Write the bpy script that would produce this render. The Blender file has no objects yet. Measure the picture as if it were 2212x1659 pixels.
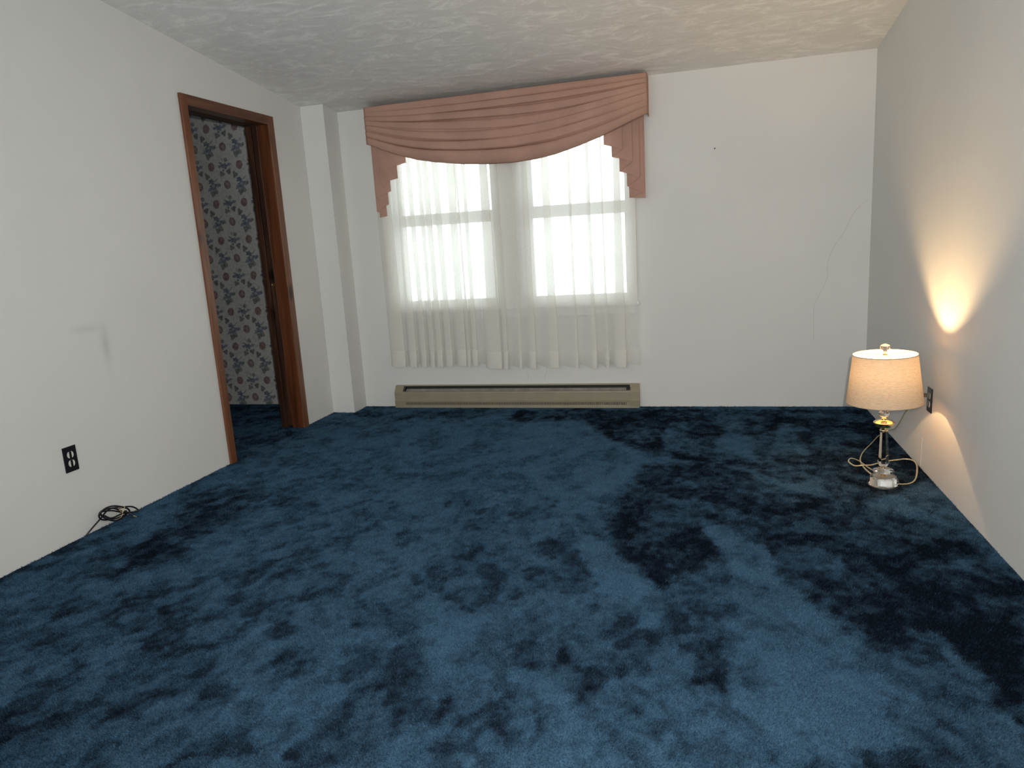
import bpy, bmesh, math, random
import numpy as np
from mathutils import Matrix, Vector

random.seed(7)
rng = np.random.default_rng(11)
SC = bpy.context.scene
COL = SC.collection

# ------------------------------------------------------------------ camera
D, W = 4.987, 3.731              # far wall, right wall
CAM = Vector((2.7169, 0.0, 1.19486))
R_ = Vector((0.96620976, 0.25079403, -0.05950673))
U_ = Vector((0.00748451, 0.20346827, 0.97905293))
F_ = Vector((-0.25764836, 0.94641588, -0.19471596))
cam_data = bpy.data.cameras.new('camera')
cam_data.sensor_width = 36.0
cam_data.lens = 1550.877 / 2212 * 36.0
cam_data.clip_start = 0.05
cam_data.clip_end = 200
cam = bpy.data.objects.new('camera', cam_data)
COL.objects.link(cam)
m = Matrix.Identity(4)
for i in range(3):
    m[i][0], m[i][1], m[i][2], m[i][3] = R_[i], U_[i], -F_[i], CAM[i]
cam.matrix_world = m
SC.camera = cam

# ------------------------------------------------------------------ light and exposure
vs = SC.view_settings
vs.view_transform = 'Standard'
vs.look = 'None'
vs.gamma = 1.0
vs.use_curve_mapping = False
vs.exposure = 0.0
SC.cycles.use_denoising = True
SC.cycles.max_bounces = 10
SC.cycles.diffuse_bounces = 5
SC.cycles.transparent_max_bounces = 24
SC.cycles.transmission_bounces = 10
SC.cycles.sample_clamp_indirect = 6.0
SC.cycles.caustics_refractive = False
SC.cycles.caustics_reflective = False

world = bpy.data.worlds.new('overcast_sky')
SC.world = world
world.use_nodes = True
bg = world.node_tree.nodes['Background']
bg.inputs[0].default_value = (0.95, 0.98, 1.0, 1)      # even winter overcast
bg.inputs[1].default_value = 5.0

def add_light(name, kind, loc, power, color, **kw):
    l = bpy.data.lights.new(name, kind)
    l.energy = power
    l.color = color
    for k, v in kw.items():
        setattr(l, k, v)
    o = bpy.data.objects.new(name, l)
    o.location = loc
    COL.objects.link(o)
    return o

# the camera's own flash, a little above and right of the lens
FL = CAM + R_ * 0.045 + U_ * 0.06
flash = add_light('camera_flash', 'SPOT', FL, 190.0, (1.0, 0.985, 0.96), shadow_soft_size=0.012,
                  spot_size=math.radians(118), spot_blend=1.0)
flash.matrix_world = cam.matrix_world.copy()
flash.location = FL
# added area fill behind the camera, tilted up to brighten the ceiling
rear = add_light('rear_fill_light', 'AREA', (1.7, -1.05, 1.75), 66.0, (0.96, 0.98, 1.0),
                 shape='RECTANGLE', size=2.6, size_y=1.4)
rear.rotation_euler = (math.radians(122), 0, 0)

# ------------------------------------------------------------------ helpers
def link(o, parent=None):
    COL.objects.link(o)
    if parent is not None:
        o.parent = parent
    return o

class MB:
    def __init__(s):
        s.v, s.f = [], []
    def add(s, vs_, fs_):
        b = len(s.v)
        s.v += [tuple(p) for p in vs_]
        s.f += [tuple(b + i for i in f) for f in fs_]
        return s
    def box(s, a, b):
        x0, y0, z0 = a; x1, y1, z1 = b
        p = [(x0,y0,z0),(x1,y0,z0),(x1,y1,z0),(x0,y1,z0),(x0,y0,z1),(x1,y0,z1),(x1,y1,z1),(x0,y1,z1)]
        return s.add(p, [(3,2,1,0),(4,5,6,7),(0,1,5,4),(1,2,6,5),(2,3,7,6),(3,0,4,7)])
    def prism_x(s, prof, x0, x1):
        """profile of (y, z) points swept along x"""
        n = len(prof)
        p = [(x0, y, z) for y, z in prof] + [(x1, y, z) for y, z in prof]
        f = [tuple(range(n))[::-1], tuple(range(n, 2*n))]
        f += [(i, (i+1) % n, n + (i+1) % n, n + i) for i in range(n)]
        return s.add(p, f)
    def prism_y(s, prof, y0, y1):
        n = len(prof)
        p = [(x, y0, z) for x, z in prof] + [(x, y1, z) for x, z in prof]
        f = [tuple(range(n)), tuple(range(n, 2*n))[::-1]]
        f += [((i+1) % n, i, n + i, n + (i+1) % n) for i in range(n)]
        return s.add(p, f)
    def lathe(s, prof, seg=32, c=(0,0,0), close=False, rot=0.0):
        """prof of (r, z), bottom to top"""
        cx, cy, cz = c
        p, f = [], []
        n = len(prof)
        for k in range(seg):
            a = 2*math.pi*k/seg + rot
            for r, z in prof:
                p.append((cx + r*math.cos(a), cy + r*math.sin(a), cz + z))
        for k in range(seg):
            k2 = (k+1) % seg
            for i in range(n - 1 + (1 if close else 0)):
                j = (i+1) % n
                f.append((k*n+i, k2*n+i, k2*n+j, k*n+j))
        s.add(p, f)
        if not close:
            b = len(s.v) - len(p)
            if prof[0][0] > 1e-6:
                s.f.append(tuple(b + k*n for k in range(seg))[::-1])
            if prof[-1][0] > 1e-6:
                s.f.append(tuple(b + k*n + n - 1 for k in range(seg)))
        return s
    def tube(s, pts, r, seg=8, flat=1.0):
        pts = [Vector(p) for p in pts]
        n = len(pts)
        t = [(pts[min(i+1, n-1)] - pts[max(i-1, 0)]).normalized() for i in range(n)]
        up = Vector((0, 0, 1)) if abs(t[0].z) < 0.9 else Vector((1, 0, 0))
        nrm = (up - t[0]*up.dot(t[0])).normalized()
        p, f = [], []
        for i in range(n):
            nrm = (nrm - t[i]*nrm.dot(t[i])).normalized()
            bn = t[i].cross(nrm)
            rr = r[i] if isinstance(r, (list, tuple)) else r
            for k in range(seg):
                a = 2*math.pi*k/seg
                p.append(pts[i] + nrm*(rr*math.cos(a)) + bn*(rr*flat*math.sin(a)))
        for i in range(n-1):
            for k in range(seg):
                k2 = (k+1) % seg
                f.append((i*seg+k, i*seg+k2, (i+1)*seg+k2, (i+1)*seg+k))
        f.append(tuple(range(seg))[::-1])
        f.append(tuple((n-1)*seg + k for k in range(seg)))
        return s.add(p, f)
    def build(s, name, mat, parent=None, smooth=False, bevel=0.0, angle=40):
        me = bpy.data.meshes.new(name)
        me.from_pydata(s.v, [], s.f)
        bm = bmesh.new(); bm.from_mesh(me)
        bmesh.ops.remove_doubles(bm, verts=bm.verts, dist=1e-6)
        bmesh.ops.recalc_face_normals(bm, faces=bm.faces)
        bm.to_mesh(me); bm.free()
        if mat is not None:
            me.materials.append(mat)
        if smooth:
            me.shade_smooth()
            try:
                me.set_sharp_from_angle(angle=math.radians(angle))
            except Exception:
                pass
        o = bpy.data.objects.new(name, me)
        link(o, parent)
        if bevel > 0:
            b = o.modifiers.new('bevel', 'BEVEL')
            b.width = bevel; b.segments = 2; b.limit_method = 'ANGLE'
        return o

def tag(o, label=None, cat=None, group=None, kind=None):
    if label: o['label'] = label
    if cat: o['category'] = cat
    if group: o['group'] = group
    if kind: o['kind'] = kind
    return o

def empty(name, loc=(0,0,0), parent=None):
    o = bpy.data.objects.new(name, None)
    o.empty_display_size = 0.05
    link(o, parent)
    o.location = loc
    return o

def spline(pts, sub=8):
    """Catmull-Rom through the points"""
    P = [Vector(p) for p in pts]
    P = [P[0]*2 - P[1]] + P + [P[-1]*2 - P[-2]]
    out = []
    for i in range(1, len(P) - 2):
        a, b, c, d = P[i-1], P[i], P[i+1], P[i+2]
        for k in range(sub):
            t = k/sub
            out.append(0.5*((2*b) + (c-a)*t + (2*a-5*b+4*c-d)*t*t + (3*b-a-3*c+d)*t**3))
    out.append(P[-2])
    return out

# numpy value noise
_lat = rng.random((256, 256))
def vnoise(x, y):
    xi = np.floor(x).astype(int); yi = np.floor(y).astype(int)
    fx = x - xi; fy = y - yi
    fx = fx*fx*(3-2*fx); fy = fy*fy*(3-2*fy)
    g = lambda a, b: _lat[a % 256, b % 256]
    return ((g(xi,yi)*(1-fx) + g(xi+1,yi)*fx)*(1-fy) + (g(xi,yi+1)*(1-fx) + g(xi+1,yi+1)*fx)*fy)
def fbm(x, y, oct=4, gain=0.55):
    v = 0; a = 1; tot = 0
    for k in range(oct):
        v = v + a*vnoise(x*2**k + 17.3*k, y*2**k + 5.1*k); tot += a; a *= gain
    return v/tot

# ------------------------------------------------------------------ materials
def new_mat(name):
    mt = bpy.data.materials.new(name)
    mt.use_nodes = True
    nt = mt.node_tree
    return mt, nt, nt.nodes['Principled BSDF']

def N(nt, typ, **kw):
    n = nt.nodes.new(typ)
    for k, v in kw.items():
        if k.startswith('i_'):
            n.inputs[k[2:].replace('_', ' ')].default_value = v
        else:
            setattr(n, k, v)
    return n

def coords(nt, scale=(1,1,1)):
    tc = N(nt, 'ShaderNodeTexCoord')
    mp = N(nt, 'ShaderNodeMapping')
    mp.inputs['Scale'].default_value = scale
    nt.links.new(tc.outputs['Object'], mp.inputs['Vector'])
    return mp.outputs['Vector']

def ramp(nt, fac, stops):
    r = N(nt, 'ShaderNodeValToRGB')
    e = r.color_ramp.elements
    while len(e) < len(stops):
        e.new(0.5)
    for el, (p, c) in zip(e, stops):
        el.position = p
        el.color = (*c, 1)
    nt.links.new(fac, r.inputs['Fac'])
    return r.outputs['Color']

def bump(nt, b, height, strength, dist):
    bp = N(nt, 'ShaderNodeBump')
    bp.inputs['Strength'].default_value = strength
    bp.inputs['Distance'].default_value = dist
    nt.links.new(height, bp.inputs['Height'])
    nt.links.new(bp.outputs['Normal'], b.inputs['Normal'])
    return bp

def plain(name, color, rough=0.5, metal=0.0, noise=0.0, nscale=30, spec=0.5):
    mt, nt, b = new_mat(name)
    b.inputs['Roughness'].default_value = rough
    b.inputs['Metallic'].default_value = metal
    b.inputs['Specular IOR Level'].default_value = spec
    n = N(nt, 'ShaderNodeTexNoise')
    n.inputs['Scale'].default_value = nscale
    n.inputs['Detail'].default_value = 5
    nt.links.new(coords(nt), n.inputs['Vector'])
    lo = tuple(c*(1-noise) for c in color); hi = tuple(min(1, c*(1+noise)) for c in color)
    nt.links.new(ramp(nt, n.outputs['Fac'], [(0.3, lo), (0.7, hi)]), b.inputs['Base Color'])
    return mt

def wall_paint(name, color, smudges=()):
    """flat white emulsion with roller stipple; smudges = (axis pair centre, radii, tilt, depth)"""
    mt, nt, b = new_mat(name)
    b.inputs['Roughness'].default_value = 0.85
    b.inputs['Specular IOR Level'].default_value = 0.12
    v = coords(nt)
    n1 = N(nt, 'ShaderNodeTexNoise'); n1.inputs['Scale'].default_value = 2.2; n1.inputs['Detail'].default_value = 6
    nt.links.new(v, n1.inputs['Vector'])
    c = ramp(nt, n1.outputs['Fac'], [(0.3, tuple(x*0.965 for x in color)), (0.7, color)])
    for (cy, cz), (ry, rz), tilt, depth in smudges:
        sx = N(nt, 'ShaderNodeSeparateXYZ'); nt.links.new(v, sx.inputs[0])
        def math_(op, a, b_=None):
            q = N(nt, 'ShaderNodeMath', operation=op)
            for i, t in enumerate((a, b_)):
                if t is None: continue
                if isinstance(t, (int, float)): q.inputs[i].default_value = t
                else: nt.links.new(t, q.inputs[i])
            return q.outputs[0]
        dy = math_('SUBTRACT', sx.outputs[1], cy); dz = math_('SUBTRACT', sx.outputs[2], cz)
        ct, st = math.cos(tilt), math.sin(tilt)
        a = math_('DIVIDE', math_('ADD', math_('MULTIPLY', dy, ct), math_('MULTIPLY', dz, st)), ry)
        e = math_('DIVIDE', math_('SUBTRACT', math_('MULTIPLY', dz, ct), math_('MULTIPLY', dy, st)), rz)
        r2 = math_('ADD', math_('MULTIPLY', a, a), math_('MULTIPLY', e, e))
        k = math_('MULTIPLY', math_('POWER', 2.718, math_('MULTIPLY', r2, -1.0)), depth)
        mx = N(nt, 'ShaderNodeMix', data_type='RGBA')
        nt.links.new(k, mx.inputs['Factor'])
        nt.links.new(c, mx.inputs[6])
        mx.inputs[7].default_value = (color[0]*0.5, color[1]*0.52, color[2]*0.5, 1)
        c = mx.outputs[2]
    nt.links.new(c, b.inputs['Base Color'])
    n2 = N(nt, 'ShaderNodeTexNoise'); n2.inputs['Scale'].default_value = 160; n2.inputs['Detail'].default_value = 3
    nt.links.new(v, n2.inputs['Vector'])
    bump(nt, b, n2.outputs['Fac'], 0.12, 0.002)
    return mt

WHITE = (0.735, 0.735, 0.71)
M_WALL = wall_paint('wall_paint', WHITE)
M_WALL_L = wall_paint('wall_paint_smudged', WHITE, [((2.66, 0.918), (0.075, 0.018), 0.0, 0.22), ((2.757, 0.83), (0.022, 0.085), 0.0, 0.35)])
M_TRIM = plain('white_gloss_trim', (0.86, 0.86, 0.84), 0.35, noise=0.02)
M_BLACK = plain('black_plastic', (0.008, 0.007, 0.012), 0.35, noise=0.2)
M_IVORY = plain('ivory_plastic', (0.66, 0.66, 0.56), 0.3, noise=0.03)
M_BRASS = plain('brass', (0.55, 0.38, 0.16), 0.32, 1.0, noise=0.1)
M_GOLD = plain('polished_gold_metal', (0.86, 0.72, 0.46), 0.12, 1.0, noise=0.05)
M_STEEL = plain('steel', (0.55, 0.55, 0.53), 0.35, 1.0, noise=0.1)
M_TAN = plain('tan_enamel', (0.30, 0.265, 0.185), 0.42, noise=0.06, nscale=12)
M_DARKIN = plain('dark_interior', (0.02, 0.02, 0.018), 0.7, noise=0.2)
M_CRACK = plain('hairline_crack', (0.52, 0.51, 0.47), 0.9, noise=0.1)
M_SUBSTR = plain('rough_substrate', (0.2, 0.19, 0.17), 0.9, noise=0.1)
M_SNOW = plain('snowy_ground', (0.8, 0.82, 0.84), 0.9, noise=0.04, nscale=0.6)

def ceiling_mat():
    mt, nt, b = new_mat('swirled_ceiling_plaster')
    b.inputs['Roughness'].default_value = 0.8
    b.inputs['Specular IOR Level'].default_value = 0.2
    v = coords(nt, (1.0, 1.9, 1.0))
    n1 = N(nt, 'ShaderNodeTexNoise'); n1.inputs['Scale'].default_value = 4.2
    n1.inputs['Detail'].default_value = 7; n1.inputs['Roughness'].default_value = 0.62; n1.inputs['Distortion'].default_value = 1.6
    nt.links.new(v, n1.inputs['Vector'])
    n2 = N(nt, 'ShaderNodeTexNoise'); n2.inputs['Scale'].default_value = 26
    n2.inputs['Detail'].default_value = 5; n2.inputs['Distortion'].default_value = 2.2
    nt.links.new(v, n2.inputs['Vector'])
    ad = N(nt, 'ShaderNodeMath', operation='MULTIPLY_ADD'); ad.inputs[1].default_value = 0.35
    nt.links.new(n2.outputs['Fac'], ad.inputs[0]); nt.links.new(n1.outputs['Fac'], ad.inputs[2])
    nt.links.new(ramp(nt, ad.outputs[0], [(0.45, (0.73, 0.73, 0.71)), (0.68, (0.78, 0.78, 0.76)), (0.84, (0.92, 0.92, 0.90))]), b.inputs['Base Color'])
    bump(nt, b, ad.outputs[0], 0.22, 0.02)
    return mt
M_CEIL = ceiling_mat()

def wood_mat(name, dark, mid, light, seed=0.0, axis='Z', rough=0.38):
    mt, nt, b = new_mat(name)
    b.inputs['Roughness'].default_value = rough
    sc = {'Z': (22, 22, 1.3), 'Y': (22, 1.3, 22)}[axis]
    v = coords(nt, sc)
    of = N(nt, 'ShaderNodeVectorMath', operation='ADD'); of.inputs[1].default_value = (seed, seed*1.7, seed*0.6)
    nt.links.new(v, of.inputs[0])
    n = N(nt, 'ShaderNodeTexNoise'); n.inputs['Scale'].default_value = 1.6; n.inputs['Detail'].default_value = 6
    n.inputs['Distortion'].default_value = 0.8
    nt.links.new(of.outputs[0], n.inputs['Vector'])
    # knots
    tc = coords(nt, (5, 5, 2.2) if axis == 'Z' else (5, 2.2, 5))
    of2 = N(nt, 'ShaderNodeVectorMath', operation='ADD'); of2.inputs[1].default_value = (seed*2.1, 0.3*seed, seed)
    nt.links.new(tc, of2.inputs[0])
    vo = N(nt, 'ShaderNodeTexVoronoi'); vo.inputs['Scale'].default_value = 1.0
    nt.links.new(of2.outputs[0], vo.inputs['Vector'])
    c1 = ramp(nt, n.outputs['Fac'], [(0.28, dark), (0.5, mid), (0.74, light)])
    kr = ramp(nt, vo.outputs['Distance'], [(0.06, (1,1,1)), (0.16, (0,0,0))])
    mx = N(nt, 'ShaderNodeMix', data_type='RGBA')
    nt.links.new(kr, mx.inputs['Factor']); nt.links.new(c1, mx.inputs[6])
    mx.inputs[7].default_value = (dark[0]*0.3, dark[1]*0.3, dark[2]*0.3, 1)
    nt.links.new(mx.outputs[2], b.inputs['Base Color'])
    bump(nt, b, n.outputs['Fac'], 0.15, 0.002)
    return mt
M_CASE = wood_mat('stained_pine_casing', (0.10, 0.034, 0.014), (0.165, 0.062, 0.026), (0.24, 0.10, 0.045), 1.3)
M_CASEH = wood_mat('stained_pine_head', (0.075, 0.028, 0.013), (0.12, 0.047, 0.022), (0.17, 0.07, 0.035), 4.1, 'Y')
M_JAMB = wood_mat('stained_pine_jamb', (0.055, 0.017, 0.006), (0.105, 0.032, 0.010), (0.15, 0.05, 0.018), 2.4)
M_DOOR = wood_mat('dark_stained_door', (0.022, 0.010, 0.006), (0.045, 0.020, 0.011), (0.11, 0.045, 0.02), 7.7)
M_DARKW = wood_mat('shade_toned_rough_wood', (0.02, 0.012, 0.009), (0.035, 0.018, 0.012), (0.05, 0.026, 0.016), 9.2, 'Y', 0.7)  # rear head gets less light; that shade is put into this darker colour

def fabric_mat(name, color, transl, weave=420, rough=0.8, bstr=0.25):
    mt, nt, b = new_mat(name)
    nt.nodes.remove(b)
    out = nt.nodes['Material Output']
    v = coords(nt)
    w1 = N(nt, 'ShaderNodeTexNoise'); w1.inputs['Scale'].default_value = weave; w1.inputs['Detail'].default_value = 2
    nt.links.new(v, w1.inputs['Vector'])
    w2 = N(nt, 'ShaderNodeTexNoise'); w2.inputs['Scale'].default_value = 5; w2.inputs['Detail'].default_value = 4
    nt.links.new(v, w2.inputs['Vector'])
    ad = N(nt, 'ShaderNodeMath', operation='MULTIPLY_ADD'); ad.inputs[1].default_value = 0.5
    nt.links.new(w1.outputs['Fac'], ad.inputs[0])
    hl = N(nt, 'ShaderNodeMath', operation='MULTIPLY'); hl.inputs[1].default_value = 0.5
    nt.links.new(w2.outputs['Fac'], hl.inputs[0]); nt.links.new(hl.outputs[0], ad.inputs[2])
    c = ramp(nt, ad.outputs[0], [(0.36, tuple(x*0.86 for x in color)), (0.64, tuple(min(1, x*1.1) for x in color))])
    df = N(nt, 'ShaderNodeBsdfDiffuse'); tr = N(nt, 'ShaderNodeBsdfTranslucent')
    nt.links.new(c, df.inputs['Color']); nt.links.new(c, tr.inputs['Color'])
    bp = N(nt, 'ShaderNodeBump'); bp.inputs['Strength'].default_value = bstr; bp.inputs['Distance'].default_value = 0.001
    nt.links.new(w1.outputs['Fac'], bp.inputs['Height'])
    nt.links.new(bp.outputs['Normal'], df.inputs['Normal'])
    mx = N(nt, 'ShaderNodeMixShader'); mx.inputs[0].default_value = transl
    nt.links.new(df.outputs[0], mx.inputs[1]); nt.links.new(tr.outputs[0], mx.inputs[2])
    nt.links.new(mx.outputs[0], out.inputs['Surface'])
    return mt
M_PINK = fabric_mat('dusty_pink_drapery', (0.52, 0.32, 0.25), 0.10)

def shade_mat():
    mt, nt, b = new_mat('beige_linen_shade')
    nt.nodes.remove(b)
    out = nt.nodes['Material Output']
    v = coords(nt, (1, 1, 9))
    w1 = N(nt, 'ShaderNodeTexNoise'); w1.inputs['Scale'].default_value = 60; w1.inputs['Detail'].default_value = 5
    nt.links.new(v, w1.inputs['Vector'])
    c = ramp(nt, w1.outputs['Fac'], [(0.35, (0.56, 0.42, 0.285)), (0.65, (0.70, 0.54, 0.385))])
    df = N(nt, 'ShaderNodeBsdfDiffuse'); tr = N(nt, 'ShaderNodeBsdfTranslucent')
    nt.links.new(c, df.inputs['Color']); nt.links.new(c, tr.inputs['Color'])
    mx = N(nt, 'ShaderNodeMixShader'); mx.inputs[0].default_value = 0.033
    nt.links.new(df.outputs[0], mx.inputs[1]); nt.links.new(tr.outputs[0], mx.inputs[2])
    nt.links.new(mx.outputs[0], out.inputs['Surface'])
    return mt
M_SHADE = shade_mat()

def sheer_mat(name, opacity):
    mt, nt, b = new_mat(name)
    nt.nodes.remove(b)
    out = nt.nodes['Material Output']
    v = coords(nt, (1, 1, 0.5))
    w = N(nt, 'ShaderNodeTexNoise'); w.inputs['Scale'].default_value = 320; w.inputs['Detail'].default_value = 4
    nt.links.new(v, w.inputs['Vector'])
    op = N(nt, 'ShaderNodeMapRange'); op.inputs['To Min'].default_value = opacity - 0.05; op.inputs['To Max'].default_value = opacity + 0.05
    op.inputs['From Min'].default_value = 0.3; op.inputs['From Max'].default_value = 0.7
    nt.links.new(w.outputs['Fac'], op.inputs['Value'])
    df = N(nt, 'ShaderNodeBsdfDiffuse'); tr = N(nt, 'ShaderNodeBsdfTranslucent'); tp = N(nt, 'ShaderNodeBsdfTransparent')
    df.inputs['Color'].default_value = (0.95, 0.93, 0.86, 1); tr.inputs['Color'].default_value = (0.95, 0.95, 0.93, 1)
    m1 = N(nt, 'ShaderNodeMixShader'); m1.inputs[0].default_value = 0.42
    nt.links.new(df.outputs[0], m1.inputs[1]); nt.links.new(tr.outputs[0], m1.inputs[2])
    m2 = N(nt, 'ShaderNodeMixShader')
    nt.links.new(op.outputs[0], m2.inputs[0])
    nt.links.new(tp.outputs[0], m2.inputs[1]); nt.links.new(m1.outputs[0], m2.inputs[2])
    nt.links.new(m2.outputs[0], out.inputs['Surface'])
    return mt
M_SHEER = sheer_mat('white_sheer_voile', 0.62)
M_HEM = sheer_mat('white_sheer_hem', 0.8)

def glass_mat(name, color=(1,1,1), rough=0.0, ior=1.5):
    mt, nt, b = new_mat(name)
    b.inputs['Base Color'].default_value = (*color, 1)
    b.inputs['Transmission Weight'].default_value = 1.0
    b.inputs['Roughness'].default_value = rough
    b.inputs['IOR'].default_value = ior
    return mt
M_CRYSTAL = glass_mat('clear_crystal', (1.0, 0.985, 0.95))

def pane_mat():
    mt, nt, b = new_mat('window_glass')
    nt.nodes.remove(b)
    out = nt.nodes['Material Output']
    tp = N(nt, 'ShaderNodeBsdfTransparent'); tp.inputs['Color'].default_value = (0.93, 0.96, 0.95, 1)
    gl = N(nt, 'ShaderNodeBsdfGlossy'); gl.inputs['Roughness'].default_value = 0.02
    fr = N(nt, 'ShaderNodeFresnel'); fr.inputs['IOR'].default_value = 1.45
    mx = N(nt, 'ShaderNodeMixShader')
    nt.links.new(fr.outputs[0], mx.inputs[0]); nt.links.new(tp.outputs[0], mx.inputs[1]); nt.links.new(gl.outputs[0], mx.inputs[2])
    nt.links.new(mx.outputs[0], out.inputs['Surface'])
    return mt
M_PANE = pane_mat()

def bulb_mat():
    mt, nt, b = new_mat('lit_bulb')
    b.inputs['Base Color'].default_value = (1, 0.9, 0.7, 1)
    b.inputs['Emission Color'].default_value = (1.0, 0.655, 0.32, 1)
    b.inputs['Emission Strength'].default_value = 900.0
    return mt
M_BULB = bulb_mat()

def carpet_mat(name, tuft):
    """blue plush; the 'nap' attribute carries the brushed light and dark patches plus a painted lightening with distance"""
    mt, nt, b = new_mat(name)
    b.inputs['Roughness'].default_value = 0.75
    b.inputs['Specular IOR Level'].default_value = 0.0
    b.inputs['Sheen Weight'].default_value = 0.0
    at = N(nt, 'ShaderNodeAttribute', attribute_name='nap_and_lift')
    fac = at.outputs['Fac']
    if not tuft:
        n = N(nt, 'ShaderNodeTexNoise'); n.inputs['Scale'].default_value = 130; n.inputs['Detail'].default_value = 5
        n.inputs['Roughness'].default_value = 0.7
        nt.links.new(coords(nt), n.inputs['Vector'])
        ad = N(nt, 'ShaderNodeMath', operation='MULTIPLY_ADD'); ad.inputs[1].default_value = 0.5
        sb = N(nt, 'ShaderNodeMath', operation='SUBTRACT'); sb.inputs[1].default_value = 0.5
        nt.links.new(n.outputs['Fac'], sb.inputs[0]); nt.links.new(sb.outputs[0], ad.inputs[0]); nt.links.new(fac, ad.inputs[2])
        fac = ad.outputs[0]
        bump(nt, b, n.outputs['Fac'], 0.6, 0.006)
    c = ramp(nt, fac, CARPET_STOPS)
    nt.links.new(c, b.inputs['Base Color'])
    return mt
CARPET_STOPS = [(0.0, (0.0065, 0.0105, 0.017)), (0.25, (0.018, 0.034, 0.055)), (0.55, (0.038, 0.082, 0.131)), (1.0, (0.070, 0.147, 0.232))]
M_CARPET = carpet_mat('blue_plush_carpet', False)
M_TUFT = carpet_mat('blue_plush_tufts', True)

# ------------------------------------------------------------------ room shell
Y0 = -1.25                                   # wall behind the photographer
def cz(x, y): return 2.1795 + 0.12242*(D - y) + 0.00222*x
ZC = lambda y: cz(1.8, y)
YD0, YD1, HEAD = 3.58, 4.343, 2.03           # doorway in the left wall
TH = 0.17

mb = MB()
up = 0.03
mb.prism_x([(Y0, -0.05), (YD0 - 0.04, -0.05), (YD0 - 0.04, ZC(YD0 - 0.04) + up), (Y0, ZC(Y0) + up)], -TH, 0)
mb.prism_x([(YD0 - 0.04, HEAD + 0.035), (YD1 + 0.06, HEAD + 0.035), (YD1 + 0.06, ZC(YD1 + 0.06) + up), (YD0 - 0.04, ZC(YD0 - 0.04) + up)], -TH, 0)
mb.prism_x([(YD1 + 0.06, -0.05), (D + 0.073, -0.05), (D + 0.073, ZC(D) + up), (YD1 + 0.06, ZC(YD1 + 0.06) + up)], -TH, 0)
tag(mb.build('wall_left', M_WALL_L), 'white left wall with a doorway and a faint grey smudge', kind='structure')

# far wall with one opening for the pair of windows
WX0, WX1, WZ0, WZ1 = 0.503, 2.272, 0.722, 2.02
zt = ZC(D) + up
mb = MB()
mb.box((0, D, -0.05), (WX0, D + 0.15, zt)).box((WX1, D, -0.05), (W + 0.15, D + 0.15, zt))
mb.box((WX0, D, -0.05), (WX1, D + 0.15, WZ0)).box((WX0, D, WZ1), (WX1, D + 0.15, zt))
wall_back = tag(mb.build('wall_back', M_WALL), 'white far wall around the curtained window', kind='structure')

mb = MB()
mb.prism_x([(Y0, -0.05), (D, -0.05), (D, ZC(D) + up), (Y0, ZC(Y0) + up)], W, W + 0.15)
wall_right = tag(mb.build('wall_right', M_WALL), 'white right wall beside the lamp', kind='structure')

mb = MB().box((-TH, Y0 - 0.12, -0.05), (W + 0.15, Y0, ZC(Y0) + up))
tag(mb.build('wall_front', M_WALL), 'white wall behind the viewpoint', kind='structure')

# boxed-in chase in the far left corner
mb = MB().box((0, D - 0.204, -0.03), (0.1757, D, zt))
tag(mb.build('trim_1', M_WALL), 'white boxed-in pipe chase in the far left corner', kind='structure')

# sloping ceiling, lower towards the window
ya, yb = Y0 - 0.12, D + 0.2
mb = MB()
v = []
for x in (-TH, W + 0.15):
    v += [(x, ya, cz(x, ya)), (x, yb, cz(x, yb)), (x, yb, cz(x, yb) + 0.12), (x, ya, cz(x, ya) + 0.12)]
mb.add(v, [(0,1,2,3), (7,6,5,4), (0,4,5,1), (1,5,6,2), (2,6,7,3), (3,7,4,0)])
tag(mb.build('ceiling', M_CEIL), 'sloping white ceiling with swirled plaster', kind='structure')

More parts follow.
